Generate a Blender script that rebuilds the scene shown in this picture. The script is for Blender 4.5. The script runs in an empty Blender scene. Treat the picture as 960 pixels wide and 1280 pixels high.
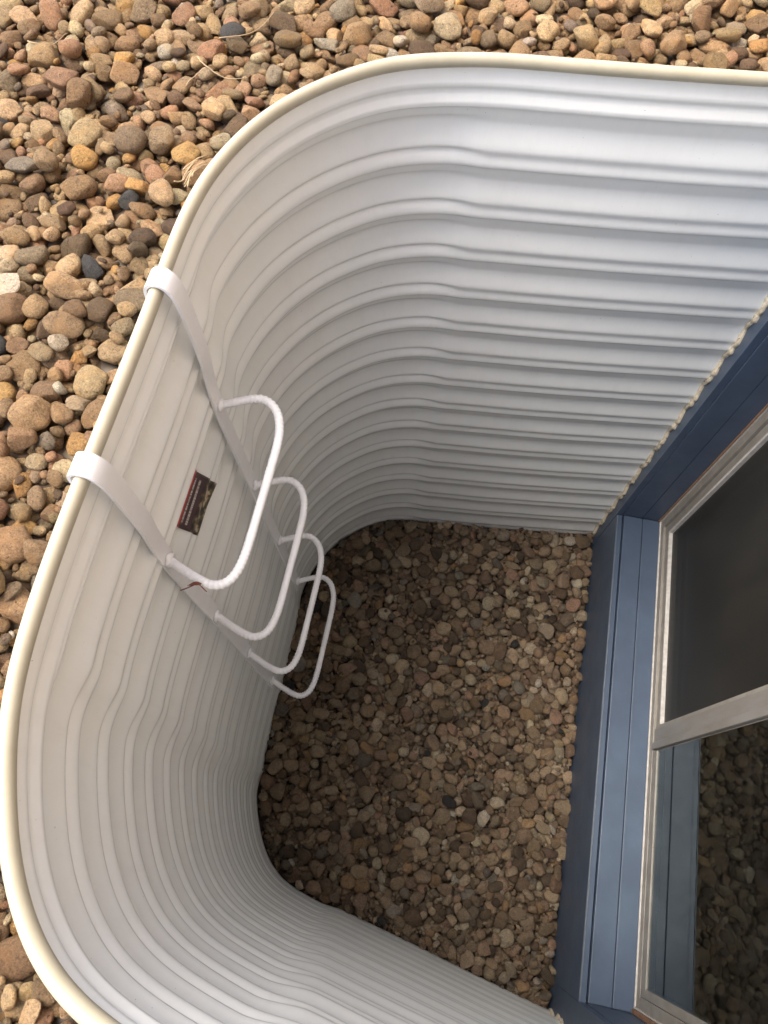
import bpy, bmesh, math, random
import numpy as np
from mathutils import Vector, Matrix, Euler, noise

random.seed(7)
rng = np.random.default_rng(7)
S = bpy.context.scene
C = S.collection
PI = math.pi

def pnoise(v): return noise.noise(v, noise_basis='PERLIN_NEW')

# ------------------------------------------------------------------ camera
CAM_LOC = (-0.6317, -0.5268, 0.7767)
CAM_ROT = (0.4081, -0.0214, 0.1951)
cd = bpy.data.cameras.new('camera')
cam = bpy.data.objects.new('camera', cd)
C.objects.link(cam)
cam.location = CAM_LOC
cam.rotation_euler = CAM_ROT
cd.sensor_fit = 'VERTICAL'
cd.sensor_height = 24.0
cd.lens = 24.0 * 931.4 / 1280.0
cd.clip_start = 0.02
cd.clip_end = 200
S.camera = cam

# ------------------------------------------------------------------ light
SUN_EL, SUN_AZ = math.radians(60), math.radians(274)   # azimuth measured from +Y towards +X
w = bpy.data.worlds.new('World'); S.world = w; w.use_nodes = True
nt = w.node_tree
sky = nt.nodes.new('ShaderNodeTexSky'); sky.sky_type = 'NISHITA'; sky.sun_disc = False
sky.sun_elevation = SUN_EL; sky.sun_rotation = SUN_AZ
sky.air_density = 1.0; sky.dust_density = 4.2; sky.ozone_density = 0.8
bg = nt.nodes['Background']; bg.inputs['Strength'].default_value = 0.15
nt.links.new(sky.outputs[0], bg.inputs['Color'])
sd = bpy.data.lights.new('sun', 'SUN'); sun = bpy.data.objects.new('sun', sd); C.objects.link(sun)
sd.energy = 1.3; sd.angle = math.radians(50); sd.color = (1.0, 0.95, 0.88)
d = Vector((math.sin(SUN_AZ) * math.cos(SUN_EL), math.cos(SUN_AZ) * math.cos(SUN_EL), math.sin(SUN_EL)))
sun.rotation_euler = d.to_track_quat('Z', 'Y').to_euler()
sun.location = d * 5
S.view_settings.view_transform = 'Standard'
S.view_settings.look = 'None'
S.view_settings.exposure = 1.6
S.view_settings.gamma = 1.0

# ------------------------------------------------------------------ materials
def mat(name, col=(0.5, 0.5, 0.5), rough=0.6, metal=0.0, spec=0.5):
    m = bpy.data.materials.new(name); m.use_nodes = True
    b = m.node_tree.nodes['Principled BSDF']
    b.inputs['Base Color'].default_value = (*col, 1)
    b.inputs['Roughness'].default_value = rough
    b.inputs['Metallic'].default_value = metal
    b.inputs['Specular IOR Level'].default_value = spec
    return m, m.node_tree, b

def N(nt, t, **kw):
    n = nt.nodes.new(t)
    for k, v in kw.items():
        if k in n.inputs: n.inputs[k].default_value = v
        else: setattr(n, k, v)
    return n

def noise_node(nt, scale, detail=4, rough=0.55, coord=None, vec_scale=None):
    n = N(nt, 'ShaderNodeTexNoise', Scale=scale, Detail=detail, Roughness=rough)
    g = nt.nodes.new('ShaderNodeNewGeometry')
    src = g.outputs['Position']
    if vec_scale:
        mp = nt.nodes.new('ShaderNodeMapping'); mp.inputs['Scale'].default_value = vec_scale
        nt.links.new(src, mp.inputs['Vector']); src = mp.outputs[0]
    nt.links.new(src, n.inputs['Vector'])
    return n

def ramp(nt, src, stops):
    r = nt.nodes.new('ShaderNodeValToRGB')
    e = r.color_ramp.elements
    while len(e) < len(stops): e.new(0.5)
    for i, (p, c) in enumerate(stops):
        e[i].position = p; e[i].color = (*c, 1) if len(c) == 3 else c
    nt.links.new(src, r.inputs[0]); return r

def mixc(nt, fac, a, b, mode='MIX'):
    m = nt.nodes.new('ShaderNodeMix'); m.data_type = 'RGBA'; m.blend_type = mode
    for s, v in ((0, fac), (6, a), (7, b)):
        if isinstance(v, bpy.types.NodeSocket): nt.links.new(v, m.inputs[s])
        elif isinstance(v, (int, float)): m.inputs[s].default_value = v
        else: m.inputs[s].default_value = (*v, 1)
    return m.outputs[2]

def bump(nt, b, src, strength, dist):
    bn = N(nt, 'ShaderNodeBump'); bn.inputs['Strength'].default_value = strength
    bn.inputs['Distance'].default_value = dist
    nt.links.new(src, bn.inputs['Height']); nt.links.new(bn.outputs[0], b.inputs['Normal'])

def painted(name, c1, c2, rough, scale, bstr=0.15, bdist=0.001, vs=None, spots=None, spec=0.5, rvar=0.08):
    m, t, b = mat(name, c1, rough, spec=spec)
    n = noise_node(t, scale, 5, 0.6, vec_scale=vs)
    r = ramp(t, n.outputs[0], [(0.35, c1), (0.7, c2)])
    out = r.outputs[0]
    if spots:
        n2 = noise_node(t, spots[1], 3, 0.7)
        r2 = ramp(t, n2.outputs[0], [(spots[2], (0, 0, 0)), (spots[2] + 0.04, (1, 1, 1))])
        out = mixc(t, r2.outputs[0], out, spots[0])
    t.links.new(out, b.inputs['Base Color'])
    mr = N(t, 'ShaderNodeMapRange'); mr.inputs['To Min'].default_value = rough - rvar; mr.inputs['To Max'].default_value = rough + rvar
    t.links.new(n.outputs[0], mr.inputs['Value']); t.links.new(mr.outputs[0], b.inputs['Roughness'])
    n3 = noise_node(t, scale * 6, 3, 0.6, vec_scale=vs)
    bump(t, b, n3.outputs[0], bstr, bdist)
    return m

def wall_material():
    # baked white enamel on steel: semi gloss, faint dust film and fine orange peel
    m, t, b = mat('white_enamel', (0.79, 0.80, 0.775), 0.3)
    n = noise_node(t, 3.0, 6, 0.6)
    r = ramp(t, n.outputs[0], [(0.0, (0.86, 0.872, 0.835)), (1.0, (0.83, 0.842, 0.80))])
    st = noise_node(t, 40, 6, 0.75, vec_scale=(1, 1, 0.12))
    rs = ramp(t, st.outputs[0], [(0.40, (0, 0, 0)), (1.0, (0.16, 0.16, 0.16))]); rs.color_ramp.interpolation = 'EASE'
    c = mixc(t, rs.outputs[0], r.outputs[0], (0.52, 0.46, 0.38))
    # splashed soil film above the gravel
    g = t.nodes.new('ShaderNodeNewGeometry'); sp = t.nodes.new('ShaderNodeSeparateXYZ')
    t.links.new(g.outputs['Position'], sp.inputs[0])
    mr = N(t, 'ShaderNodeMapRange'); mr.inputs['From Min'].default_value = -1.62; mr.inputs['From Max'].default_value = -1.80
    t.links.new(sp.outputs['Z'], mr.inputs['Value'])
    dn = noise_node(t, 60, 4, 0.7)
    mu = N(t, 'ShaderNodeMath', operation='MULTIPLY'); t.links.new(mr.outputs[0], mu.inputs[0]); t.links.new(dn.outputs[0], mu.inputs[1])
    mu2 = N(t, 'ShaderNodeMath', operation='MULTIPLY'); t.links.new(mu.outputs[0], mu2.inputs[0]); mu2.inputs[1].default_value = 0.3
    c = mixc(t, mu2.outputs[0], c, (0.30, 0.24, 0.18))
    # tiny specks
    sn = noise_node(t, 210, 2, 0.5)
    sr = ramp(t, sn.outputs[0], [(0.76, (0, 0, 0)), (0.79, (0.6, 0.6, 0.6))])
    c = mixc(t, sr.outputs[0], c, (0.30, 0.24, 0.17))
    t.links.new(c, b.inputs['Base Color'])
    b.inputs['Roughness'].default_value = 0.27
    bn = noise_node(t, 420, 2, 0.5)
    bump(t, b, bn.outputs[0], 0.06, 0.0006)
    return m

def stone_material(name, per_object):
    m, t, b = mat(name, (0.3, 0.22, 0.15), 0.72, spec=0.35)
    if per_object:
        o = t.nodes.new('ShaderNodeObjectInfo'); tint = o.outputs['Color']
    else:
        o = t.nodes.new('ShaderNodeAttribute'); o.attribute_name = 'tint'; tint = o.outputs['Color']
    n = noise_node(t, 110, 7, 0.75)
    r = ramp(t, n.outputs[0], [(0.30, (0.50, 0.47, 0.44)), (0.47, (0.95, 0.94, 0.93)), (0.55, (1.03, 1.02, 1.0)), (0.72, (1.42, 1.38, 1.30))])
    c = mixc(t, 1.0, tint, r.outputs[0], 'MULTIPLY')
    n2 = noise_node(t, 430, 5, 0.75)
    r2 = ramp(t, n2.outputs[0], [(0.33, (0.5, 0.47, 0.45)), (0.52, (1, 1, 1)), (0.70, (1.45, 1.42, 1.36))])
    c = mixc(t, 0.85, c, r2.outputs[0], 'MULTIPLY')
    pit = noise_node(t, 260, 2, 0.5)
    rp_ = ramp(t, pit.outputs[0], [(0.27, (0.35, 0.31, 0.28)), (0.36, (1, 1, 1))])
    c = mixc(t, 1.0, c, rp_.outputs[0], 'MULTIPLY')
    n4 = noise_node(t, 45, 2, 0.5)
    r4 = ramp(t, n4.outputs[0], [(0.52, (0, 0, 0)), (0.68, (0.55,) * 3)])
    c = mixc(t, r4.outputs[0], c, mixc(t, 1.0, tint, (1.10, 0.95, 0.74), 'MULTIPLY'))
    t.links.new(c, b.inputs['Base Color'])
    ad = N(t, 'ShaderNodeMath', operation='ADD')
    n3 = noise_node(t, 150, 8, 0.8)
    t.links.new(n3.outputs[0], ad.inputs[0])
    mm = N(t, 'ShaderNodeMath', operation='MULTIPLY'); mm.inputs[1].default_value = 0.35
    t.links.new(n2.outputs[0], mm.inputs[0]); t.links.new(mm.outputs[0], ad.inputs[1])
    bump(t, b, ad.outputs[0], 1.0, 0.009)
    return m

M = {}
M['wall'] = wall_material()
M['trim'] = painted('cream_vinyl', (0.46, 0.42, 0.31), (0.40, 0.365, 0.265), 0.42, 18, 0.2, 0.0008,
                    spots=((0.24, 0.21, 0.14), 120, 0.70))
M['ladder'] = painted('white_powder_coat', (0.84, 0.84, 0.83), (0.80, 0.79, 0.78), 0.36, 30, 0.12, 0.0008,
                      spots=((0.35, 0.20, 0.12), 130, 0.80))
M['caulk'] = painted('cream_foam_sealant', (0.70, 0.62, 0.46), (0.50, 0.43, 0.31), 0.75, 70, 0.6, 0.003,
                     spots=((0.16, 0.13, 0.10), 110, 0.64), spec=0.3)
M['navy'] = painted('blue_trim_paint', (0.064, 0.094, 0.144), (0.050, 0.074, 0.117), 0.45, 9, 0.25, 0.0012,
                    spots=((0.24, 0.26, 0.28), 170, 0.71))
M['frame'] = painted('weathered_tan_aluminium', (0.255, 0.242, 0.215), (0.19, 0.177, 0.152), 0.40, 40, 0.2, 0.0006, vs=(1, 0.6, 0.6),
                     spots=((0.14, 0.09, 0.055), 90, 0.66))
M['rail'] = painted('grey_bronze_rail', (0.20, 0.195, 0.185), (0.16, 0.148, 0.13), 0.34, 25, 0.3, 0.0008, vs=(1, 1, 0.3),
                    spots=((0.20, 0.13, 0.08), 60, 0.70))
M['gasket'] = painted('pale_gasket', (0.52, 0.51, 0.48), (0.38, 0.36, 0.33), 0.5, 60, 0.2, 0.0005)
M['sealant'] = painted('rusty_brown_sealant', (0.27, 0.15, 0.085), (0.17, 0.10, 0.06), 0.7, 50, 0.5, 0.002)
M['concrete'] = painted('concrete', (0.33, 0.31, 0.28), (0.24, 0.22, 0.20), 0.85, 8, 0.6, 0.004, spec=0.3)
M['siding'] = painted('tan_siding', (0.54, 0.43, 0.33), (0.48, 0.38, 0.29), 0.6, 6, 0.4, 0.002, vs=(1, 0.1, 1))
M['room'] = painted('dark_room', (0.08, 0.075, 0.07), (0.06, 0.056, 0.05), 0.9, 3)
M['soil'] = painted('dark_soil', (0.085, 0.060, 0.040), (0.045, 0.032, 0.022), 0.95, 40, 0.9, 0.006, spec=0.2)
M['straw'] = painted('dry_straw', (0.50, 0.38, 0.22), (0.36, 0.25, 0.14), 0.7, 60)
M['leaf'] = painted('dead_red_brown_leaf', (0.17, 0.045, 0.02), (0.09, 0.03, 0.015), 0.6, 90)
M['seal_line'] = painted('paint_soaked_caulk', (0.15, 0.17, 0.19), (0.10, 0.12, 0.145), 0.6, 40)
M['stone_obj'] = stone_material('river_stone_single', True)
M['stone_mass'] = stone_material('river_stone_mass', False)

def ground_mat():
    m, t, b = mat('far_gravel', (0.3, 0.22, 0.15), 0.85, spec=0.3)
    g = t.nodes.new('ShaderNodeNewGeometry')
    v = N(t, 'ShaderNodeTexVoronoi', Scale=32); t.links.new(g.outputs['Position'], v.inputs['Vector'])
    sp = t.nodes.new('ShaderNodeSeparateColor'); t.links.new(v.outputs['Color'], sp.inputs[0])
    r = ramp(t, sp.outputs[0], [(0.0, (0.16, 0.11, 0.07)), (0.35, (0.34, 0.23, 0.14)), (0.6, (0.38, 0.27, 0.19)), (0.85, (0.26, 0.22, 0.18)), (1.0, (0.5, 0.42, 0.31))])
    r2 = ramp(t, v.outputs['Distance'], [(0.0, (1, 1, 1)), (0.6, (0.35, 0.33, 0.3))])
    t.links.new(mixc(t, 1.0, r.outputs[0], r2.outputs[0], 'MULTIPLY'), b.inputs['Base Color'])
    iv = N(t, 'ShaderNodeMath', operation='MULTIPLY'); iv.inputs[1].default_value = -1
    t.links.new(v.outputs['Distance'], iv.inputs[0]); bump(t, b, iv.outputs[0], 1.0, 0.03)
    return m
M['ground'] = ground_mat()

def glass_mat(name, ior, rough, dirt, tint):
    m = bpy.data.materials.new(name); m.use_nodes = True; t = m.node_tree
    t.nodes.remove(t.nodes['Principled BSDF']); out = t.nodes['Material Output']
    tr = N(t, 'ShaderNodeBsdfTransparent'); tr.inputs['Color'].default_value = (*tint, 1)
    gl = N(t, 'ShaderNodeBsdfGlossy'); gl.inputs['Roughness'].default_value = rough; gl.inputs['Color'].default_value = (0.86, 0.98, 1.0, 1)
    fr = N(t, 'ShaderNodeFresnel'); fr.inputs['IOR'].default_value = ior
    mx = N(t, 'ShaderNodeMixShader'); t.links.new(fr.outputs[0], mx.inputs[0]); t.links.new(tr.outputs[0], mx.inputs[1]); t.links.new(gl.outputs[0], mx.inputs[2])
    df = N(t, 'ShaderNodeBsdfDiffuse'); df.inputs['Color'].default_value = (0.30, 0.27, 0.23, 1)
    n = noise_node(t, 30, 6, 0.7, vec_scale=(1, 1, 0.5))
    r = ramp(t, n.outputs[0], [(0.45, (dirt * 0.4,) * 3), (0.8, (dirt * 2,) * 3)])
    sp_ = noise_node(t, 130, 2, 0.5); r2 = ramp(t, sp_.outputs[0], [(0.74, (0, 0, 0)), (0.78, (0.5,) * 3)])
    ad = N(t, 'ShaderNodeMath', operation='ADD'); t.links.new(r.outputs[0], ad.inputs[0]); t.links.new(r2.outputs[0], ad.inputs[1])
    mx2 = N(t, 'ShaderNodeMixShader'); t.links.new(ad.outputs[0], mx2.inputs[0]); t.links.new(mx.outputs[0], mx2.inputs[1]); t.links.new(df.outputs[0], mx2.inputs[2])
    t.links.new(mx2.outputs[0], out.inputs['Surface'])
    return m
M['glass'] = glass_mat('window_glass', 2.15, 0.0, 0.03, (0.9, 0.95, 0.95))

def screen_mat():
    m = bpy.data.materials.new('insect_screen'); m.use_nodes = True; t = m.node_tree
    b = t.nodes['Principled BSDF']; b.inputs['Base Color'].default_value = (0.045, 0.043, 0.038, 1); b.inputs['Roughness'].default_value = 0.45
    out = t.nodes['Material Output']
    n = noise_node(t, 5, 3, 0.5, vec_scale=(1, 1.6, 0.5))
    r = ramp(t, n.outputs[0], [(0.45, (0.022, 0.022, 0.020)), (0.85, (0.045, 0.042, 0.036))])
    t.links.new(r.outputs[0], b.inputs['Base Color'])
    tr = N(t, 'ShaderNodeBsdfTransparent'); mx = N(t, 'ShaderNodeMixShader'); mx.inputs[0].default_value = 0.62
    t.links.new(tr.outputs[0], mx.inputs[1]); t.links.new(b.outputs[0], mx.inputs[2]); t.links.new(mx.outputs[0], out.inputs['Surface'])
    return m
M['screen'] = screen_mat()

# ------------------------------------------------------------------ helpers
def tag(o, label=None, cat=None, group=None, kind=None):
    if label: o['label'] = label
    if cat: o['category'] = cat
    if group: o['group'] = group
    if kind: o['kind'] = kind
    return o

def empty(name, loc=(0, 0, 0)):
    o = bpy.data.objects.new(name, None); C.objects.link(o); o.location = loc; o.empty_display_size = 0.05
    return o

def link_mesh(name, me, m, parent=None, smooth=False):
    o = bpy.data.objects.new(name, me); C.objects.link(o)
    if m is not None: me.materials.append(m)
    if parent is not None:
        o.parent = parent
        # parents (empties or meshes) may be placed anywhere: keep world placement
        o.matrix_parent_inverse = Matrix.Translation(-Vector(parent_world(parent)))
    if smooth: me.polygons.foreach_set('use_smooth', [True] * len(me.polygons))
    return o

def parent_world(p):
    v = Vector(p.location)
    return v

def mesh(name, verts, faces, m, parent=None, smooth=False):
    me = bpy.data.meshes.new(name); me.from_pydata([tuple(v) for v in verts], [], faces); me.update()
    return link_mesh(name, me, m, parent, smooth)

def boxes(name, bl, m, parent=None, bevel=0.0012):
    bm = bmesh.new()
    for (x0, x1, y0, y1, z0, z1) in bl:
        r = bmesh.ops.create_cube(bm, size=1)
        for v in r['verts']:
            v.co = Vector(((x0 + x1) / 2 + v.co.x * (x1 - x0), (y0 + y1) / 2 + v.co.y * (y1 - y0), (z0 + z1) / 2 + v.co.z * (z1 - z0)))
    if bevel:
        bmesh.ops.bevel(bm, geom=bm.edges[:], offset=bevel, segments=2, affect='EDGES', profile=0.6)
    me = bpy.data.meshes.new(name); bm.to_mesh(me); bm.free()
    return link_mesh(name, me, m, parent)

def sweep(name, pts, rad, m, parent=None, seg=12, closed_ends=True, up=(0, 0, 1), rfun=None):
    P = [Vector(p) for p in pts]; n = len(P); V = []; F = []
    T = [(P[min(i + 1, n - 1)] - P[max(i - 1, 0)]).normalized() for i in range(n)]
    nrm = Vector(up); nrm = (nrm - T[0] * nrm.dot(T[0])).normalized()
    for i in range(n):
        nrm = (nrm - T[i] * nrm.dot(T[i])).normalized(); bi = T[i].cross(nrm)
        for k in range(seg):
            a = 2 * PI * k / seg
            r = rad if rfun is None else rfun(i, a)
            if isinstance(r, tuple): ra, rb = r
            else: ra = rb = r
            V.append(P[i] + nrm * math.cos(a) * ra + bi * math.sin(a) * rb)
    for i in range(n - 1):
        for k in range(seg):
            F.append((i * seg + k, i * seg + (k + 1) % seg, (i + 1) * seg + (k + 1) % seg, (i + 1) * seg + k))
    if closed_ends:
        F.append(tuple(range(seg - 1, -1, -1))); F.append(tuple((n - 1) * seg + k for k in range(seg)))
    return mesh(name, V, F, m, parent, True)

def sstep(a, b, x):
    t = np.clip((x - a) / (b - a), 0, 1); return t * t * (3 - 2 * t)

# ------------------------------------------------------------------ plan of the window well (metres, house face at x = 0)
CTRL = [(0.0, .667), (-.10, .6535), (-.22, .6375), (-.34, .6225), (-.48, .606), (-.58, .5955), (-.66, .586), (-.745, .566), (-.812, .542),
        (-.870, .503), (-.928, .448), (-.972, .386), (-1.000, .326), (-1.020, .258), (-1.028, .19), (-1.029, .12), (-1.027, .04),
        (-1.026, -.05), (-1.026, -.14), (-1.026, -.24), (-1.024, -.33), (-1.018, -.42), (-1.007, -.484), (-.986, -.545), (-.961, -.60),
        (-.934, -.643), (-.900, -.680), (-.862, -.707), (-.80, -.730), (-.73, -.748), (-.653, -.764), (-.549, -.786), (-.42, -.813),
        (-.28, -.843), (-.14, -.873), (0.0, -.902)]
def catmull(P, per=24):
    P = [np.array(p, float) for p in P]; P = [2 * P[0] - P[1]] + P + [2 * P[-1] - P[-2]]; out = []
    for i in range(1, len(P) - 2):
        for k in range(per):
            t = k / per
            out.append(0.5 * ((2 * P[i]) + (-P[i - 1] + P[i + 1]) * t + (2 * P[i - 1] - 5 * P[i] + 4 * P[i + 1] - P[i + 2]) * t ** 2 + (-P[i - 1] + 3 * P[i] - 3 * P[i + 1] + P[i + 2]) * t ** 3))
    out.append(P[-2]); return np.array(out)
raw = catmull(CTRL)
sl = np.concatenate([[0], np.cumsum(np.linalg.norm(np.diff(raw, axis=0), axis=1))])
L = sl[-1]; NS = 420
ss = np.linspace(0, L, NS)
path = np.stack([np.interp(ss, sl, raw[:, 0]), np.interp(ss, sl, raw[:, 1])], 1)
k = np.ones(13) / 13
pad = np.concatenate([path[:1] + (path[:1] - path[1:7][::-1]), path, path[-1:] + (path[-1:] - path[-7:-1][::-1])])
path = np.stack([np.convolve(pad[:, i], k, 'valid') for i in range(2)], 1)
tan = np.gradient(path, axis=0); tan /= np.linalg.norm(tan, axis=1)[:, None]
nin = np.stack([-tan[:, 1], tan[:, 0]], 1)           # points into the well
def s_at(x, y): return ss[np.argmin((path[:, 0] - x) ** 2 + (path[:, 1] - y) ** 2)]
sA, sB, sC, sD = s_at(-.68, .583), s_at(-1.028, .17), s_at(-1.016, -.44), s_at(-.70, -.755)
def bumpmask(s, a, b, wd): return sstep(a - wd, a + wd, s) * (1 - sstep(b - wd, b + wd, s))

PITCH = 0.1166; Z0 = -0.0735
ST = np.array([0, .03, .07, .14, .22, .29, .36, .52, .66, .71, .76, .81, .86, .94, 1.0]); SV = np.array([.86, .32, .02, -.28, -.66, -.98, -.92, .02, .86, .92, .62, .36, .44, .86, .88])
CT = np.array([0, .03, .06, .11, .17, .215, .26, .34, .55, .65, .69, .725, .765, .80, .86, .92, .97, 1.0]); CV = np.array([.95, .20, .02, -.08, -.18, -.62, -.95, -.98, -.20, .42, .56, .05, -.28, .05, .62, 1.0, 1.05, .95])
tt = np.array([0, .012, .025, .045, .065, .095, .13, .165, .185, .205, .225, .25, .28, .32, .42, .52, .60, .66, .69, .715, .74, .765, .79, .82, .86, .90, .94, .975])
def smooth_interp(t, X, Y):
    # periodic, lightly smoothed
    X3 = np.concatenate([X[:-1] - 1, X, X[1:] + 1]); Y3 = np.concatenate([Y[:-1], Y, Y[1:]])
    return sum(np.interp(t + dd, X3, Y3) * ww for dd, ww in ((-.018, .2), (-.009, .25), (0, .3), (.009, .15), (.018, .1)))
zs = list(np.linspace(0, -.0725, 34))
ph = [None] * 3
zz = []; tv = []
for kk in range(0, 16):
    for t in tt:
        z = Z0 - (kk + t) * PITCH
        if z < -1.90: continue
        zz.append(z); tv.append(t)
zz = np.array(zs + zz); tv = np.array([0.99] * 34 + tv)
ps = smooth_interp(tv, ST, SV); pc = smooth_interp(tv, CT, CV)
seam = np.array([0.0] * len(zz))
def A_top(mk): return .0052 * (1 - mk) + .0078 * mk
def wall_offset(s, zi):
    """inward offset of the sheet at arc position s for every z row"""
    mk = bumpmask(s, sA, sB, .045) + bumpmask(s, sC, sD, .042)
    fade = sstep(-.030, -.074, zz)
    LZ = [0, .012, .033, .039, .047, .054, .066, .0735]
    lipv = np.interp(-zz, LZ, [-.007, -.006, .0030, .0032, -.0008, .0002, .95 * A_top(mk), .92 * A_top(mk)])
    strong = sstep(.05, .20, -zz)
    lad_ = float(sstep(sB - .05, sB + .05, s) * (1 - sstep(sC - .05, sC + .05, s)))
    A = (.0052 + .0026 * lad_) * (1 - mk) + .0078 * mk
    prof = (ps * (1 - mk) + pc * mk) * A
    kink = .006 * (1 - mk) - .006 * mk
    # little lip where the sheet was pressed at the bend
    for q, wq in ((sA, .03), (sC, .025)):
        kink = kink + .0015 * math.exp(-((s - q - (.03 if q == sA else -.03)) / wq) ** 2)
    wob = 0.0015 * pnoise(Vector((s * 2.3, 1.7, 0)))
    top = zz > -.0734
    prof = np.where(top, lipv, prof)
    return prof + fade * kink * (0.35 + .65 * strong) + wob
V = []; F = []
NZ = len(zz)
OFF = np.array([wall_offset(s, None) for s in ss])            # NS x NZ
for i in range(NS):
    for j in range(NZ):
        o = OFF[i, j] + 0.0012 * pnoise(Vector((ss[i] * 5, zz[j] * 9, 4.2)))
        V.append((path[i, 0] + nin[i, 0] * o, path[i, 1] + nin[i, 1] * o, zz[j]))
for i in range(NS - 1):
    for j in range(NZ - 1):
        F.append((i * NZ + j, (i + 1) * NZ + j, (i + 1) * NZ + j + 1, i * NZ + j + 1))

well = empty('window_well', (-1.026, 0, -1.8))
tag(well, 'deep white corrugated steel window well with cream rim, sunk in brown river gravel', 'window well')
panel = mesh('corrugated_panel', V, F, M['wall'], well, True)
# back skin just outside, so that the sheet has real thickness
sol = panel.modifiers.new('thickness', 'SOLIDIFY'); sol.thickness = 0.0015; sol.offset = 0

def off_path(o, z, sub=1):
    return [(path[i, 0] + nin[i, 0] * o, path[i, 1] + nin[i, 1] * o, z) for i in range(0, NS, sub)]
def rim_r(i, a):
    w_ = 1 + .03 * pnoise(Vector((i * .05, 0, 2)))
    return (.0108 * w_, .0092 * w_)
tag(sweep('rim_trim', [(x, y, z + .0015 * pnoise(Vector((x * 2, y * 2, 9)))) for x, y, z in off_path(0.0, .002)], .0095, M['trim'], well, 14, rfun=rim_r),
    'cream rounded vinyl trim along the top edge')
# sealant squeezed out along the two edges that meet the house
def caulk(side):
    pts = []; rr = []
    idx = 0 if side > 0 else NS - 1
    for q in range(1, 460):
        z = -.02 - q * .0039
        if z < -1.80: break
        o = np.interp(-z, -zz, OFF[idx])
        y = path[idx, 1] + nin[idx, 1] * (o * 1.5 + .001) 
        pts.append((-.0065 + .0015 * pnoise(Vector((z * 25, side, 0))), y, z))
        rr.append(.0065 * (1 + .42 * pnoise(Vector((z * 45, side * 3, 1))) + .3 * pnoise(Vector((z * 150, side * 3, 5)))))
    return sweep('foam_caulk', pts, .006, M['caulk'], well, 8, rfun=lambda i, a: rr[i] * (1 + .25 * math.sin(3 * a + i * .35)))
caulk(1); caulk(-1)

# ------------------------------------------------------------------ house: foundation, siding, blue boards, window
house = empty('house', (0.02, 0, -1.8))
tag(house, 'house wall with blue painted boards framing a sliding basement window', 'house')
YF, YN = .607, -.812                # faces of the two jambs
ZS, ZT = -1.513, -.30               # sill top, head
boxes('foundation_wall', [(.024, .30, YF + .04, 4, -2.1, .12), (.024, .30, -4, YN - .04, -2.1, .12),
                          (.024, .30, YN - .04, YF + .04, -2.1, ZS - .045), (.024, .30, YN - .04, YF + .04, ZT + .04, .12)], M['concrete'], house, 0)
V = []; F = []
zb = .12; nb = 18
for i in range(nb):
    z = zb + i * .15; b0 = len(V)
    for y in (-4, 4): V += [(.012, y, z), (.000, y, z), (.020, y, z + .150), ]
    F += [(b0, b0 + 3, b0 + 4, b0 + 1), (b0 + 1, b0 + 4, b0 + 5, b0 + 2)]
b0 = len(V); V += [(.03, -4, zb), (.03, 4, zb), (.03, 4, zb + nb * .15), (.03, -4, zb + nb * .15)]; F.append((b0, b0 + 1, b0 + 2, b0 + 3))
mesh('lap_siding', V, F, M['siding'], house)
boxes('soffit', [(-.45, .03, -4, 4, zb + nb * .15 + .003, zb + nb * .15 + .03)], M['navy'], house, .002)
# blue boards
boxes('front_board', [(-.004, .0165, YF + .003, .84, -1.86, ZT - .01)], M['navy'], house)
boxes('front_board', [(-.004, .0165, -1.08, YN - .003, -1.86, ZT - .01)], M['navy'], house)
boxes('apron_board', [(-.0025, .0165, YN - .003, YF + .003, -1.86, ZS - .010)], M['navy'], house)
boxes('head_board', [(-.003, .0165, -1.08, .84, ZT - .007, ZT + .12)], M['navy'], house)
boxes('sill_board', [(.0195, .0815, YN, YF, ZS - .040, ZS)], M['navy'], house, .0022)
boxes('sill_board', [(.0830, .1600, YN, YF, ZS - .040, ZS + .001)], M['navy'], house, .0022)
boxes('jamb_board', [(.0168, .0792, YF, YF + .038, ZS + .0005, ZT)], M['navy'], house, .002)
boxes('jamb_board', [(.0803, .1600, YF + .0008, YF + .038, ZS + .0015, ZT)], M['navy'], house, .002)
boxes('jamb_board', [(.0168, .0792, YN - .038, YN, ZS + .0005, ZT)], M['navy'], house, .002)
boxes('jamb_board', [(.0803, .1600, YN - .038, YN - .001, ZS + .0015, ZT)], M['navy'], house, .002)
# thin bead of paint-soaked caulk along the top of the apron
sweep('caulk_line', [(.0005 + .0012 * pnoise(Vector((0, y * 14, 0))), y, ZS - .0095 + .0015 * pnoise(Vector((3, y * 9, 0)))) for y in np.linspace(YN, YF, 140)],
      .0018, M['seal_line'], house, 6)

XF = .142
win = boxes('window', [(XF, .205, YN + .012, YF - .0, ZS + .003, ZS + .030), (XF, .205, YN + .012, YF - .0, ZT - .030, ZT - .002),
                       (XF, .205, YF - .030, YF - .001, ZS + .0305, ZT - .0305), (XF, .205, YN + .012, YN + .044, ZS + .0305, ZT - .0305)], M['frame'], house, .0012)
win['label'] = 'sliding basement window with tan metal frame, screen and meeting rail'
WZ0, WZ1 = ZS + .0305, ZT - .0305
WY0, WY1 = YN + .0445, YF - .0305
RY0, RY1 = -.147, -.082            # meeting rail
def sub(o): 
    return o
def wpart(name, bl, m, bevel=.0012):
    return boxes(name, bl, M[m], win, bevel)
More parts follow.
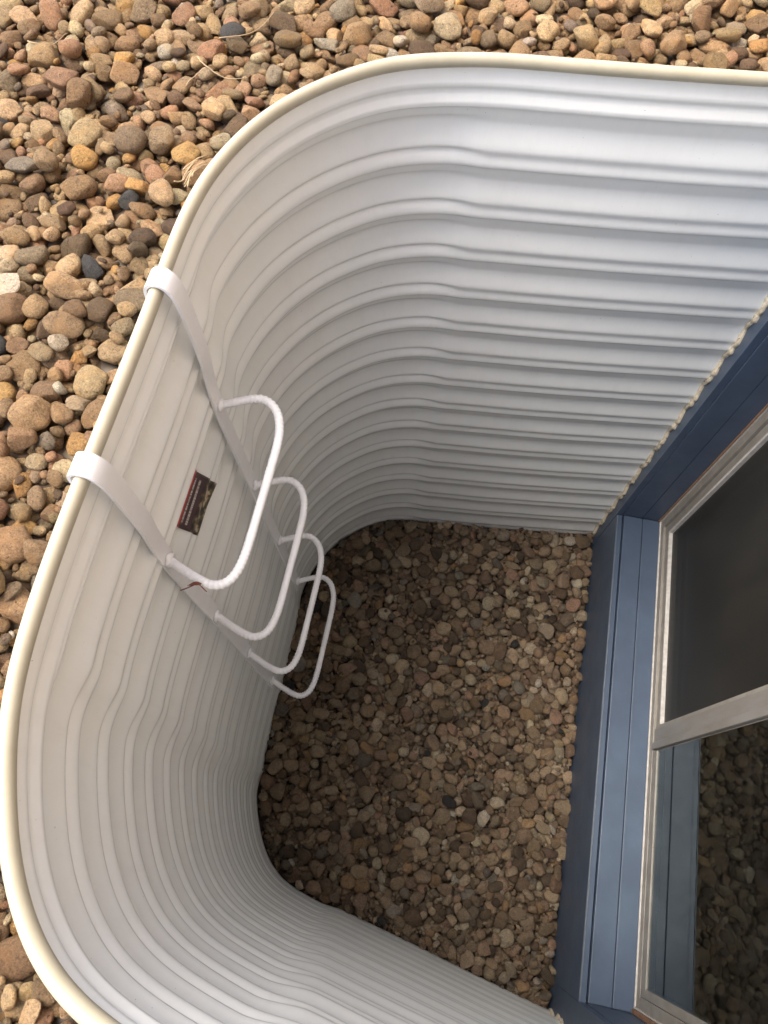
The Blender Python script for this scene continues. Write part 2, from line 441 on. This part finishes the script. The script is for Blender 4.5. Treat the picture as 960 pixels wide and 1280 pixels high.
# raised outer lip of the frame
wpart('outer_lip', [(XF - .005, XF - .0003, YN + .012, YF - .001, ZS + .003, ZS + .0075), (XF - .005, XF - .0003, YF - .0055, YF - .001, ZS + .0080, ZT - .01),
                    (XF - .005, XF - .0003, YN + .012, YN + .0165, ZS + .0080, ZT - .01)], 'gasket', .0006)
wpart('sealant', [(XF - .010, XF - .0055, YF - .0045, YF + .0008, ZS + .0022, ZT)], 'sealant', .001)
wpart('sealant', [(XF - .010, XF + .02, YN, YN + .0115, ZS + .0022, ZT)], 'sealant', .001)
# screen frame and its pale gasket
sf = .027
wpart('screen_frame', [(.150, .166, RY1 + .0005, WY1, WZ0, WZ0 + sf), (.150, .166, RY1 + .0005, WY1, WZ1 - sf, WZ1),
                       (.150, .166, WY1 - sf, WY1 - .0005, WZ0 + sf + .0005, WZ1 - sf - .0005), (.150, .166, RY1 + .0005, RY1 + .010, WZ0 + sf + .0005, WZ1 - sf - .0005)], 'frame', .001)
g0 = sf + .0005
wpart('gasket', [(.1485, .1655, RY1 + .011, WY1 - g0, WZ0 + g0, WZ0 + g0 + .008), (.1485, .1655, WY1 - g0 - .008, WY1 - g0, WZ0 + g0 + .0085, WZ1 - g0)], 'gasket', .0015)
wpart('screen', [(.1600, .1606, RY1 + .011, WY1 - g0 - .0085, WZ0 + g0 + .0085, WZ1 - g0)], 'screen', 0)
wpart('pane', [(.186, .190, RY0 + .01, WY1, WZ0 + .01, WZ1 - .01)], 'glass', 0)
ns = .034
wpart('sash_frame', [(.1435, .1600, WY0 + .0005, RY0 - .0005, WZ0 + .0004, WZ0 + ns), (.1435, .1600, WY0 + .0005, RY0 - .0005, WZ1 - ns, WZ1 - .0004), (.1435, .1600, WY0 + .0005, WY0 + .022, WZ0 + ns + .0004, WZ1 - ns - .0004)], 'frame', .0012)
wpart('pane', [(.1480, .1520, WY0 + .021, RY0 - .0006, WZ0 + ns - .003, WZ1 - ns + .003)], 'glass', 0)
wpart('track', [(.1640, .2400, YN + .02, YF - .04, WZ0 - .012, WZ0 - .002), (.1730, .1760, YN + .02, YF - .04, WZ0 - .0015, WZ0 + .0060), (.1985, .2015, YN + .02, YF - .04, WZ0 - .0015, WZ0 + .0060)], 'gasket', .0004)
rl = wpart('meeting_rail', [(.146, .178, RY0 + .024, RY1, WZ0, WZ1), (.139, .178, RY0 + .004, RY0 + .0235, WZ0, WZ1), (.150, .178, RY0, RY0 + .0035, WZ0, WZ1)], 'rail', .0016)

# dark room behind the window
V = []; F = []
def quad(a, b, c, d_):
    n = len(V); V.extend([a, b, c, d_]); F.append((n, n + 1, n + 2, n + 3))
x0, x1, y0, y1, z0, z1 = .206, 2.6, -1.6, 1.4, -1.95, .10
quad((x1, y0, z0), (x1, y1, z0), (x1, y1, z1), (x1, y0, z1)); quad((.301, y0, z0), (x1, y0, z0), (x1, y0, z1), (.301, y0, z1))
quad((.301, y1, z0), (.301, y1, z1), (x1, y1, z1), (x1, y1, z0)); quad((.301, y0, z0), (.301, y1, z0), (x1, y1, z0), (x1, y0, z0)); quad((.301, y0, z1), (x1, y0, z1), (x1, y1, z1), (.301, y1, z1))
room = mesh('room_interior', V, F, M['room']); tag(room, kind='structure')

# ------------------------------------------------------------------ ladder
LX = -1.026
YA, YB = .073, -.206
def rung_x(k_): return LX + .0195 + .0177 * k_
def rung_z(k_): return -.306 - .3055 * k_
lad = empty('egress_ladder', (LX, (YA + YB) / 2, 0))
tag(lad, 'white steel escape ladder with four rungs hooked over the cream rim', 'ladder')
def strap(yc, ytop):
    wd, th = .0150, .0045
    line = [(-1.0440, -.060), (-1.0438, -.018), (-1.0415, .003), (-1.0355, .0130), (-1.0270, .0170), (-1.0170, .0150), (-1.0095, .0050), (-1.0055, -.010), (-1.0035, -.035), (-1.0030, -.075), (-1.0035, -.16)]
    for k_ in range(4): line.append((rung_x(k_) - .0045, rung_z(k_)))
    line += [(rung_x(3) - .0035, rung_z(3) - .045), (rung_x(3) - .010, rung_z(3) - .075)]
    P = catmull(line, 5)
    V = []; F = []
    n = len(P)
    for i in range(n):
        t = P[min(i + 1, n - 1)] - P[max(i - 1, 0)]; t /= np.linalg.norm(t); nn = np.array([-t[1], t[0]])
        f = min(1, max(0, (.06 - P[i][1]) / .30)); yy = ytop * (1 - f) + yc * f
        wv = wd * (1 if i < n - 4 else (1, .93, .75, .4)[i - n + 4])
        for (a, b) in ((-1, -1), (-.93, -1.0), (.93, -1.0), (1, -1), (1, 1), (-1, 1)):
            V.append((P[i][0] + nn[0] * b * th / 2, yy + a * wv, P[i][1] + nn[1] * b * th / 2))
    for i in range(n - 1):
        for q in range(6): F.append((i * 6 + q, i * 6 + (q + 1) % 6, (i + 1) * 6 + (q + 1) % 6, (i + 1) * 6 + q))
    F.append(tuple(range(5, -1, -1))); F.append(tuple((n - 1) * 6 + q for q in range(6)))
    me = bpy.data.meshes.new('side_strap'); me.from_pydata(V, [], F); me.update()
    bm = bmesh.new(); bm.from_mesh(me); bmesh.ops.recalc_face_normals(bm, faces=bm.faces[:]); bm.to_mesh(me); bm.free()
    o = link_mesh('side_strap', me, M['ladder'], lad, True)
    es = o.modifiers.new('edges', 'EDGE_SPLIT') if False else None
    me.set_sharp_from_angle(angle=math.radians(50))
    return o
strap(YA, .058); strap(YB, -.214)
BR = .0069
def rung_path():
    # the bar leaves each strap slightly outwards, then turns round to the long hand rail
    P = catmull([(0, .072), (.030, .0870), (.0580, .0975), (.078, .0955), (.096, .0805), (.1080, .054), (.1128, .020), (.1135, -.03), (.1135, -.09), (.1133, -.150),
                 (.1110, -.190), (.103, -.2170), (.088, -.2310), (.069, -.2330), (.036, -.2225), (0, -.2075)], 16)
    return [(x, y, 0) for x, y in P]
rp = rung_path()
d_acc = [0]
for i in range(1, len(rp)): d_acc.append(d_acc[-1] + (Vector(rp[i]) - Vector(rp[i - 1])).length)
def rib(i, a):
    s_ = d_acc[i]; ph_ = (s_ + .0035 * abs(math.sin(a))) / .0078 * 2 * PI
    r = BR + .0012 * max(0, math.sin(ph_)) ** .6
    if min(abs(math.sin(a)), 1) < .3: r += .0004
    return r
r0 = None
for k_ in range(4):
    if r0 is None:
        r0 = sweep('rung', rp, BR, M['ladder'], None, 12, rfun=rib); o = r0
    else:
        o = r0.copy(); C.objects.link(o)
    o.parent = lad; o.matrix_parent_inverse = Matrix.Translation(-Vector(lad.location))
    o.location = (rung_x(k_) - .001, 0, rung_z(k_))
    # weld fillets
    for y in (.073, -.208):
        bm = bmesh.new(); bmesh.ops.create_icosphere(bm, subdivisions=3, radius=1)
        for v in bm.verts:
            f = 1 + .22 * pnoise(v.co * 1.7 + Vector((k_ * 3, y * 9, 0)))
            v.co = Vector((rung_x(k_) + .0010 + v.co.x * .0055 * f, y + v.co.y * .0120 * f, rung_z(k_) + v.co.z * .0135 * f))
        me = bpy.data.meshes.new('weld'); bm.to_mesh(me); bm.free()
        wo = link_mesh('weld', me, M['ladder'], None, True); wo.parent = o
        wo.matrix_parent_inverse = Matrix.Translation(-Vector(o.location))

# ------------------------------------------------------------------ sticker on the steel between the straps
def wall_point(s, z, extra):
    i = int(np.clip(np.searchsorted(ss, s), 1, NS - 1)); f = (s - ss[i - 1]) / (ss[i] - ss[i - 1])
    o = (1 - f) * np.interp(-z, -zz, OFF[i - 1]) + f * np.interp(-z, -zz, OFF[i])
    p_ = path[i - 1] * (1 - f) + path[i] * f; n_ = nin[i]
    return Vector((p_[0] + n_[0] * (o + extra), p_[1] + n_[1] * (o + extra), z))
def sticker_mat():
    m, t, b = mat('printed_label', (0.1, 0.07, 0.06), 0.38)
    uv = t.nodes.new('ShaderNodeUVMap'); sp = t.nodes.new('ShaderNodeSeparateXYZ'); t.links.new(uv.outputs[0], sp.inputs[0])
    n = N(t, 'ShaderNodeTexNoise', Scale=7.0, Detail=5.0); t.links.new(uv.outputs[0], n.inputs['Vector'])
    pic = ramp(t, n.outputs[0], [(0.36, (0.022, 0.018, 0.014)), (0.47, (0.075, 0.055, 0.045)), (0.54, (0.14, 0.13, 0.05)), (0.62, (0.45, 0.35, 0.25))])
    v = ramp(t, sp.outputs['Y'], [(0.0, (0.60, 0.06, 0.05)), (0.17, (0.60, 0.06, 0.05)), (0.175, (0.075, 0.045, 0.042)), (0.52, (0.075, 0.045, 0.042)), (0.60, (0, 0, 0))])
    v.color_ramp.interpolation = 'LINEAR'
    msk = ramp(t, sp.outputs['Y'], [(0.50, (0, 0, 0)), (0.60, (1, 1, 1))])
    c = mixc(t, msk.outputs[0], v.outputs[0], pic.outputs[0])
    # lines of small print, too fine to read
    tn = N(t, 'ShaderNodeTexNoise', Scale=1.0, Detail=1.0); mp = N(t, 'ShaderNodeMapping'); mp.inputs['Scale'].default_value = (95, 3, 1)
    t.links.new(uv.outputs[0], mp.inputs['Vector']); t.links.new(mp.outputs[0], tn.inputs['Vector'])
    gap = ramp(t, tn.outputs[0], [(0.40, (0, 0, 0)), (0.48, (1, 1, 1))])
    rows = ramp(t, sp.outputs['Y'], [(0.215, (0, 0, 0)), (0.225, (.8,) * 3), (0.265, (.8,) * 3), (0.275, (0, 0, 0)), (0.345, (0, 0, 0)), (0.355, (.75,) * 3), (0.40, (.75,) * 3), (0.41, (0, 0, 0))])
    ends = ramp(t, sp.outputs['X'], [(0.08, (0, 0, 0)), (0.10, (1, 1, 1)), (0.88, (1, 1, 1)), (0.90, (0, 0, 0))])
    f1 = mixc(t, 1.0, gap.outputs[0], rows.outputs[0], 'MULTIPLY'); f2 = mixc(t, 1.0, f1, ends.outputs[0], 'MULTIPLY')
    c = mixc(t, f2, c, (0.62, 0.58, 0.54))
    t.links.new(c, b.inputs['Base Color'])
    return m
s_l0, s_l1 = s_at(-1.027, -.044), s_at(-1.027, -.150)
ST_Z0, ST_Z1 = -.322, -.430
nu, nv = 26, 22; V = []; F = []; UV = []
for i in range(nu + 1):
    for j in range(nv + 1):
        u_ = i / nu; v_ = j / nv
        V.append(wall_point(s_l0 + (s_l1 - s_l0) * u_ - .026 * v_, ST_Z0 + (ST_Z1 - ST_Z0) * v_, .0012 + .0055 * max(0, 1 - v_ / .5) ** .7 * min(1, .35 + v_ * 5) + .007 * max(0, (v_ - .72) / .28) ** 2 * max(0, 1 - u_ * 2.2))); UV.append((1 - u_, v_))
for i in range(nu):
    for j in range(nv):
        a = i * (nv + 1) + j; F.append((a, a + nv + 1, a + nv + 2, a + 1))
stk = mesh('sticker', V, F, sticker_mat(), None, True)
uvl = stk.data.uv_layers.new(name='UVMap')
for lp in stk.data.loops: uvl.data[lp.index].uv = UV[lp.vertex_index]
stk.modifiers.new('thickness', 'SOLIDIFY').thickness = .0003
tag(stk, 'small dark printed sticker with a red edge on the white corrugated steel between ladder straps', 'sticker')

# ------------------------------------------------------------------ small loose things
def dry_leaf():
    c0 = Vector((rung_x(0) + .062, -.238, rung_z(0) + .009)); V = []; F = []
    L_ = .020
    for i in range(9):
        t = i / 8; wv = .0028 * math.sin(PI * min(1, .12 + t * .9)) + .0002
        x = -.0 - L_ * t; y = -.006 * t; z = .004 * math.sin(t * 3)
        for q in (-1, 0, 1): V.append(c0 + Vector((x + .35 * q * wv, y + q * wv, z + .0025 * abs(q) * math.sin(t * 4))))
    for i in range(8):
        for q in range(2): F.append((i * 3 + q, i * 3 + q + 1, (i + 1) * 3 + q + 1, (i + 1) * 3 + q))
    o = mesh('dry_leaf', V, F, M['leaf'], None, True); o.modifiers.new('thickness', 'SOLIDIFY').thickness = .0006
    P = [c0 + Vector((.012 - .040 * t, -.001 - .012 * abs(t - .4) * 2 , .002 + .003 * math.sin(t * 5))) for t in np.linspace(0, 1, 24)]
    sweep('stem', P, .0009, M['leaf'], o, 6)
    tag(o, 'curled red brown dead leaf with stem caught under the topmost ladder rung', 'leaf')
dry_leaf()
# ------------------------------------------------------------------ gravel
def proto(seed, sub_):
    bm = bmesh.new(); bmesh.ops.create_icosphere(bm, subdivisions=sub_, radius=1)
    r = np.random.default_rng(seed)
    v = np.array([q.co[:] for q in bm.verts]); f = np.array([[q.index for q in p.verts] for p in bm.faces]); bm.free()
    angular = r.random() < .6
    # squarish superellipsoid for some
    e = r.uniform(2.0, 2.9); nrm = (np.abs(v) ** e).sum(1) ** (1 / e); v = v / nrm[:, None]
    off = Vector(r.uniform(-50, 50, 3))
    amp = r.uniform(.10, .24)
    for i in range(len(v)):
        c = Vector(v[i]); k2 = 1 + amp * pnoise(c * .9 + off) + .07 * pnoise(c * 2.1 + off)
        k2 += (.07 if angular else .03) * pnoise(c * 4.2 + off) + (.035 if angular else .012) * pnoise(c * 8.5 + off)
        v[i] = v[i] * k2
    ncut = r.integers(7, 15) if angular else r.integers(1, 5)
    for q in range(ncut):
        n = r.normal(size=3); n /= np.linalg.norm(n); h = r.uniform(.52, .84)
        dd = v @ n - h; mk = dd > 0; v[mk] -= np.outer(dd[mk] * .93, n)
    v -= (v.max(0) + v.min(0)) / 2; v /= np.abs(v).max(0)
    return v.astype(np.float32), f
NP = 36
P2 = [proto(100 + i, 3) for i in range(NP)]
P1 = [proto(100 + i, 2) for i in range(NP)]
P0 = [proto(100 + i, 1) for i in range(NP)]

PAL = [((.270, .190, .105), 28), ((.335, .250, .145), 22), ((.200, .135, .072), 16), ((.275, .180, .105), 9), ((.205, .158, .100), 8), ((.185, .160, .120), 3.5),
       ((.400, .330, .215), 8), ((.330, .205, .080), 5), ((.290, .175, .105), 3.5), ((.045, .045, .045), 1.0), ((.40, .36, .29), 1.8), ((.115, .078, .046), 9)]
PC = np.array([p_[0] for p_ in PAL]) * np.array([1.36, 1.255, 1.12]); PW = np.array([p_[1] for p_ in PAL], float); PW /= PW.sum()

GX0, GX1, GY0, GY1, GR = -2.05, .45, -1.5, 1.45, .0035
gx = np.arange(GX0, GX1, GR); gy = np.arange(GY0, GY1, GR)
PXg, PYg = np.meshgrid(gx, gy, indexing='ij')
def sdist():
    """signed distance to the well wall: negative inside the well"""
    best = np.full(PXg.shape, 1e9)
    for i in range(0, NS, 4):
        best = np.minimum(best, (PXg - path[i, 0]) ** 2 + (PYg - path[i, 1]) ** 2)
    best = np.sqrt(best)
    ins = np.zeros(PXg.shape, bool)
    poly = np.concatenate([path[::4], [[0.5, path[-1, 1] - .1], [0.5, path[0, 1] + .07]]])
    n = len(poly); j = n - 1
    for i in range(n):
        xi, yi = poly[i]; xj, yj = poly[j]
        if yi != yj:
            c_ = ((yi > PYg) != (yj > PYg)) & (PXg < (xj - xi) * (PYg - yi) / (yj - yi) + xi); ins ^= c_
        j = i
    return np.where(ins, -best, best)
SD = sdist()
Rm = np.array(Euler(CAM_ROT).to_matrix())
def project(P):
    q = (np.asarray(P) - np.array(CAM_LOC)) @ Rm; dz = -q[..., 2]
    return 480 + 931.4 * q[..., 0] / dz, 640 - 931.4 * q[..., 1] / dz, dz

def deposit(region, base_z, count, smin, smean, smax, seed, flat=.62, cand=7, undul=0.0, H=None):
    """drop stones one by one on a height field, each settling at the lowest of a few spots"""
    r = np.random.default_rng(seed)
    fresh = H is None
    if fresh: H = np.full(PXg.shape, base_z, float)
    if undul and fresh:
        H += undul * (np.sin(PXg * 7 + 1) * np.cos(PYg * 6) )
    cells = np.argwhere(region); out = []
    for q in range(count):
        a = float(np.clip(r.lognormal(math.log(smean), .36), smin, smax)); b = a * r.uniform(.62, .95); c_ = min(a, b) * r.uniform(flat - .14, flat + .2)
        th = r.uniform(0, PI); ct, st_ = math.cos(th), math.sin(th)
        best = None
        rad = int(a / GR) + 1
        for w_ in range(cand):
            ci, cj = cells[r.integers(len(cells))]
            sdv = abs(SD[ci, cj])
            if sdv < (a * 1.02 + .012 if SD[ci, cj] > 0 else a * .95 + .006): continue
            i0, i1, j0, j1 = max(ci - rad, 0), ci + rad + 1, max(cj - rad, 0), cj + rad + 1
            X = PXg[i0:i1, j0:j1] - gx[ci]; Y = PYg[i0:i1, j0:j1] - gy[cj]
            U = (X * ct + Y * st_) / a; W = (-X * st_ + Y * ct) / b; rr = U * U + W * W; mk = rr < .92
            if mk.sum() < 4: continue
            h = H[i0:i1, j0:j1][mk]; prof = c_ * np.sqrt(1 - rr[mk])
            z = np.percentile(h + prof, 88)
            if best is None or z < best[0]: best = (z, ci, cj, i0, i1, j0, j1, mk, rr, X, Y, h)
        if best is None: continue
        z, ci, cj, i0, i1, j0, j1, mk, rr, X, Y, h = best
        A_ = np.stack([X[mk], Y[mk], np.ones(mk.sum())], 1)
        g_, *_ = np.linalg.lstsq(A_, h, rcond=None)
        gxs, gys = np.clip(g_[0], -.8, .8) * .75, np.clip(g_[1], -.8, .8) * .75
        sub_ = H[i0:i1, j0:j1]
        top = z + c_ * np.sqrt(np.maximum(0, 1 - rr)) * .93 + gxs * X + gys * Y
        sub_[mk] = np.maximum(sub_[mk], top[mk])
        n = Vector((-gxs + r.normal() * .2, -gys + r.normal() * .2, 1)).normalized()
        rot = (Vector((0, 0, 1)).rotation_difference(n)).to_matrix() @ Matrix.Rotation(th, 3, 'Z')
        if r.random() < .5: rot = rot @ Matrix.Rotation(PI, 3, 'X')
        out.append((np.array([gx[ci], gy[cj], z]), np.array(rot), np.array([a, b, c_]) * 1.06, int(r.integers(NP))))
    return out, H

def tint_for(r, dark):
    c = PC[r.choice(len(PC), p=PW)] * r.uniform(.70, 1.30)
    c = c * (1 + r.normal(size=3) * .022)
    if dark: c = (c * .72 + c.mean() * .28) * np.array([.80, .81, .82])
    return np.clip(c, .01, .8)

def build_gravel(bed, stones, H, dark, seed, nsingle, labelm):
    r = np.random.default_rng(seed)
    n = len(stones); pos = np.array([s_[0] for s_ in stones]); size = np.array([s_[2][0] * s_[2][1] for s_ in stones])
    px, py, dz = project(pos)
    # how much of the stone stands clear of its neighbours
    ci = ((pos[:, 0] - GX0) / GR).round().astype(int); cj = ((pos[:, 1] - GY0) / GR).round().astype(int)
    expo = np.zeros(n)
    for i in range(n):
        top = pos[i, 2] + stones[i][2][2] * .8
        w_ = H[max(ci[i] - 2, 0):ci[i] + 3, max(cj[i] - 2, 0):cj[i] + 3]
        expo[i] = np.clip(1 - (w_.mean() - top) / .008, 0, 1)
    inside = (px > 0) & (px < 960) & (py > 0) & (py < 1280)
    if not dark:
        inside &= (SD[ci, cj] > .012)
    inview = (px > -25) & (px < 985) & (py > -25) & (py < 1305)
    score = np.where(inside, size / dz ** 2 * expo, -1)
    order = np.argsort(-score)
    single = set(order[:nsingle].tolist())
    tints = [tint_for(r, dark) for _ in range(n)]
    protos = {}
    VV = []; FF = []; CC = []; base = 0
    tiny = np.array([s_[2][0] < .0068 for s_ in stones])
    for i, (p_, rot, sc, pi_) in enumerate(stones):
        if i in single:
            if pi_ not in protos:
                v, f = P2[pi_]; me = bpy.data.meshes.new('pebble'); me.from_pydata(v.tolist(), [], f.tolist()); me.update()
                me.polygons.foreach_set('use_smooth', [True] * len(me.polygons)); me.materials.append(M['stone_obj']); protos[pi_] = me
            o = bpy.data.objects.new('pebble', protos[pi_]); C.objects.link(o); o.parent = bed
            o.matrix_world = Matrix.Translation(Vector(p_) - bed.location) @ Matrix(rot.tolist()).to_4x4() @ Matrix.Diagonal((*sc, 1))
            o.matrix_parent_inverse = Matrix.Identity(4)
            o.color = (*tints[i], 1)
        else:
            v, f = (P1 if (expo[i] > .2 and inview[i] and not tiny[i]) else P0)[pi_]
            VV.append((v * sc) @ rot.T + p_); FF.append(f + base); base += len(v)
            CC.append(np.repeat(np.array([[*tints[i], 1.0]]), len(v), 0))
    VV = np.concatenate(VV).astype(np.float32); FF = np.concatenate(FF).astype(np.int32); CC = np.concatenate(CC).astype(np.float32)
    me = bpy.data.meshes.new('loose_gravel'); me.vertices.add(len(VV)); me.vertices.foreach_set('co', VV.ravel())
    me.loops.add(FF.size); me.loops.foreach_set('vertex_index', FF.ravel()); me.polygons.add(len(FF))
    me.polygons.foreach_set('loop_start', np.arange(0, FF.size, 3, dtype=np.int32)); me.update(calc_edges=True); me.validate()
    at = me.color_attributes.new('tint', 'FLOAT_COLOR', 'POINT'); at.data.foreach_set('color', CC.ravel())
    o = link_mesh('loose_gravel', me, M['stone_mass'], bed, True); tag(o, kind='stuff')
    return o

# beds under the stones (both are pieces of the setting)
def ring_sheet():
    """the ground: one sheet with an opening for the well and the house"""
    V = []; F = []; n = 0
    idx = list(range(0, NS, 6));
    if idx[-1] != NS - 1: idx.append(NS - 1)
    c0 = np.array([-.35, -.1])
    for i in idx:
        p_ = path[i] - nin[i] * .003; dr = p_ - c0; a = math.atan2(dr[1], dr[0])
        V.append((p_[0], p_[1], -.052))
        e = p_ + dr / np.linalg.norm(dr) * .8; V.append((e[0] if e[0] < .024 else .024, e[1], -.052))
        e = p_ + dr / np.linalg.norm(dr) * 60; V.append((min(e[0], .024), e[1], -.052))
    m_ = len(idx)
    for i in range(m_ - 1):
        for q in range(2): F.append((i * 3 + q, i * 3 + q + 1, (i + 1) * 3 + q + 1, (i + 1) * 3 + q))
    return V, F
gv, gf = ring_sheet()
ground = mesh('ground', gv, gf, M['ground']); tag(ground, kind='structure')
gv2 = [(path[i, 0] - nin[i, 0] * .002, path[i, 1] - nin[i, 1] * .002, -1.842) for i in range(0, NS, 6)] + [(.02, -.902, -1.842), (.02, .667, -1.842)]
bed = mesh('well_floor', gv2, [tuple(range(len(gv2)))], M['soil']); tag(bed, kind='structure')

up_reg = (SD > .012) & (PXg < -.008) & (PXg > -1.88) & (PYg > -1.15) & (PYg < 1.22)
up_reg[(PXg < -.0) & (PYg > .95)] &= ((PXg + PYg) < 5)[(PXg < -.0) & (PYg > .95)]
lo_reg = (SD < -.010) & (PXg < -.012) & (PXg > -1.1)
st1, H1 = deposit(up_reg, -.055, 8200, .0065, .0123, .0245, 11, undul=.004)
st2, H2 = deposit(lo_reg, -1.842, 4300, .0080, .0150, .0270, 12, flat=.55, undul=.004)
f1, H1 = deposit(up_reg, 0, 3800, .0042, .0054, .0068, 13, cand=9, H=H1); st1 += f1
f2, H2 = deposit(lo_reg, 0, 1500, .0050, .0062, .0075, 14, cand=9, H=H2); st2 += f2
build_gravel(ground, st1, H1, False, 21, 300, '')
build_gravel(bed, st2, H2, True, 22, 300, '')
print('gravel', len(st1), len(st2), 'upper top', float(np.percentile(H1[up_reg], 50)), 'lower top', float(np.percentile(H2[lo_reg], 50)))

# ------------------------------------------------------------------ dry grass lying on the stones
def ground_h(x, y):
    i = int((x - GX0) / GR); j = int((y - GY0) / GR)
    return float(H1[max(i - 2, 0):i + 3, max(j - 2, 0):j + 3].max())
def straw(x, y, ang, ln, bend, name='dry_straw'):
    P = []
    for q in range(15):
        t = q / 14; a = ang + bend * (t - .5)
        P.append([x + math.cos(a) * ln * (t - .5), y + math.sin(a) * ln * (t - .5), 0])
    for p_ in P: p_[2] = ground_h(p_[0], p_[1]) + .002
    z = np.array([p_[2] for p_ in P]); z = np.convolve(np.pad(z, 2, 'edge'), np.ones(5) / 5, 'valid')
    for p_, z_ in zip(P, z): p_[2] = float(z_)
    o = sweep(name, P, .0009, M['straw'], None, 5, rfun=lambda i, a: .0010 * (1 - .6 * i / 15)); return o
for (x, y, a, l, b_, lb) in [(-1.085, .50, -.25, .085, .6, 'bent pale straw lying almost level just outside the curved corner of the rim'),
                             (-1.115, .49, 1.1, .06, -.5, 'short pale straw standing steeply across the left end of the level straw'),
                             (-1.055, .60, .9, .11, .4, 'longest pale straw running diagonally over the stones near the top edge'),
                             (-1.36, .50, .2, .07, .5, 'lone pale straw far left on the gravel, near the top left corner')]:
    tag(straw(x, y, a, l, b_), lb, 'straw', 'loose dry straws on the gravel')
tf = empty('dry_grass_tuft', (-1.046, .288, -.03))
tag(tf, 'small tuft of dry grass against the rim between the stones', 'dry grass')
for q in range(9):
    o = straw(-1.052 + random.uniform(-.012, .012), .292 + random.uniform(-.02, .02), random.uniform(.6, 1.3), random.uniform(.03, .055), random.uniform(-.8, .8), 'blade')
    o.parent = tf; o.matrix_parent_inverse = Matrix.Translation(-Vector(tf.location))
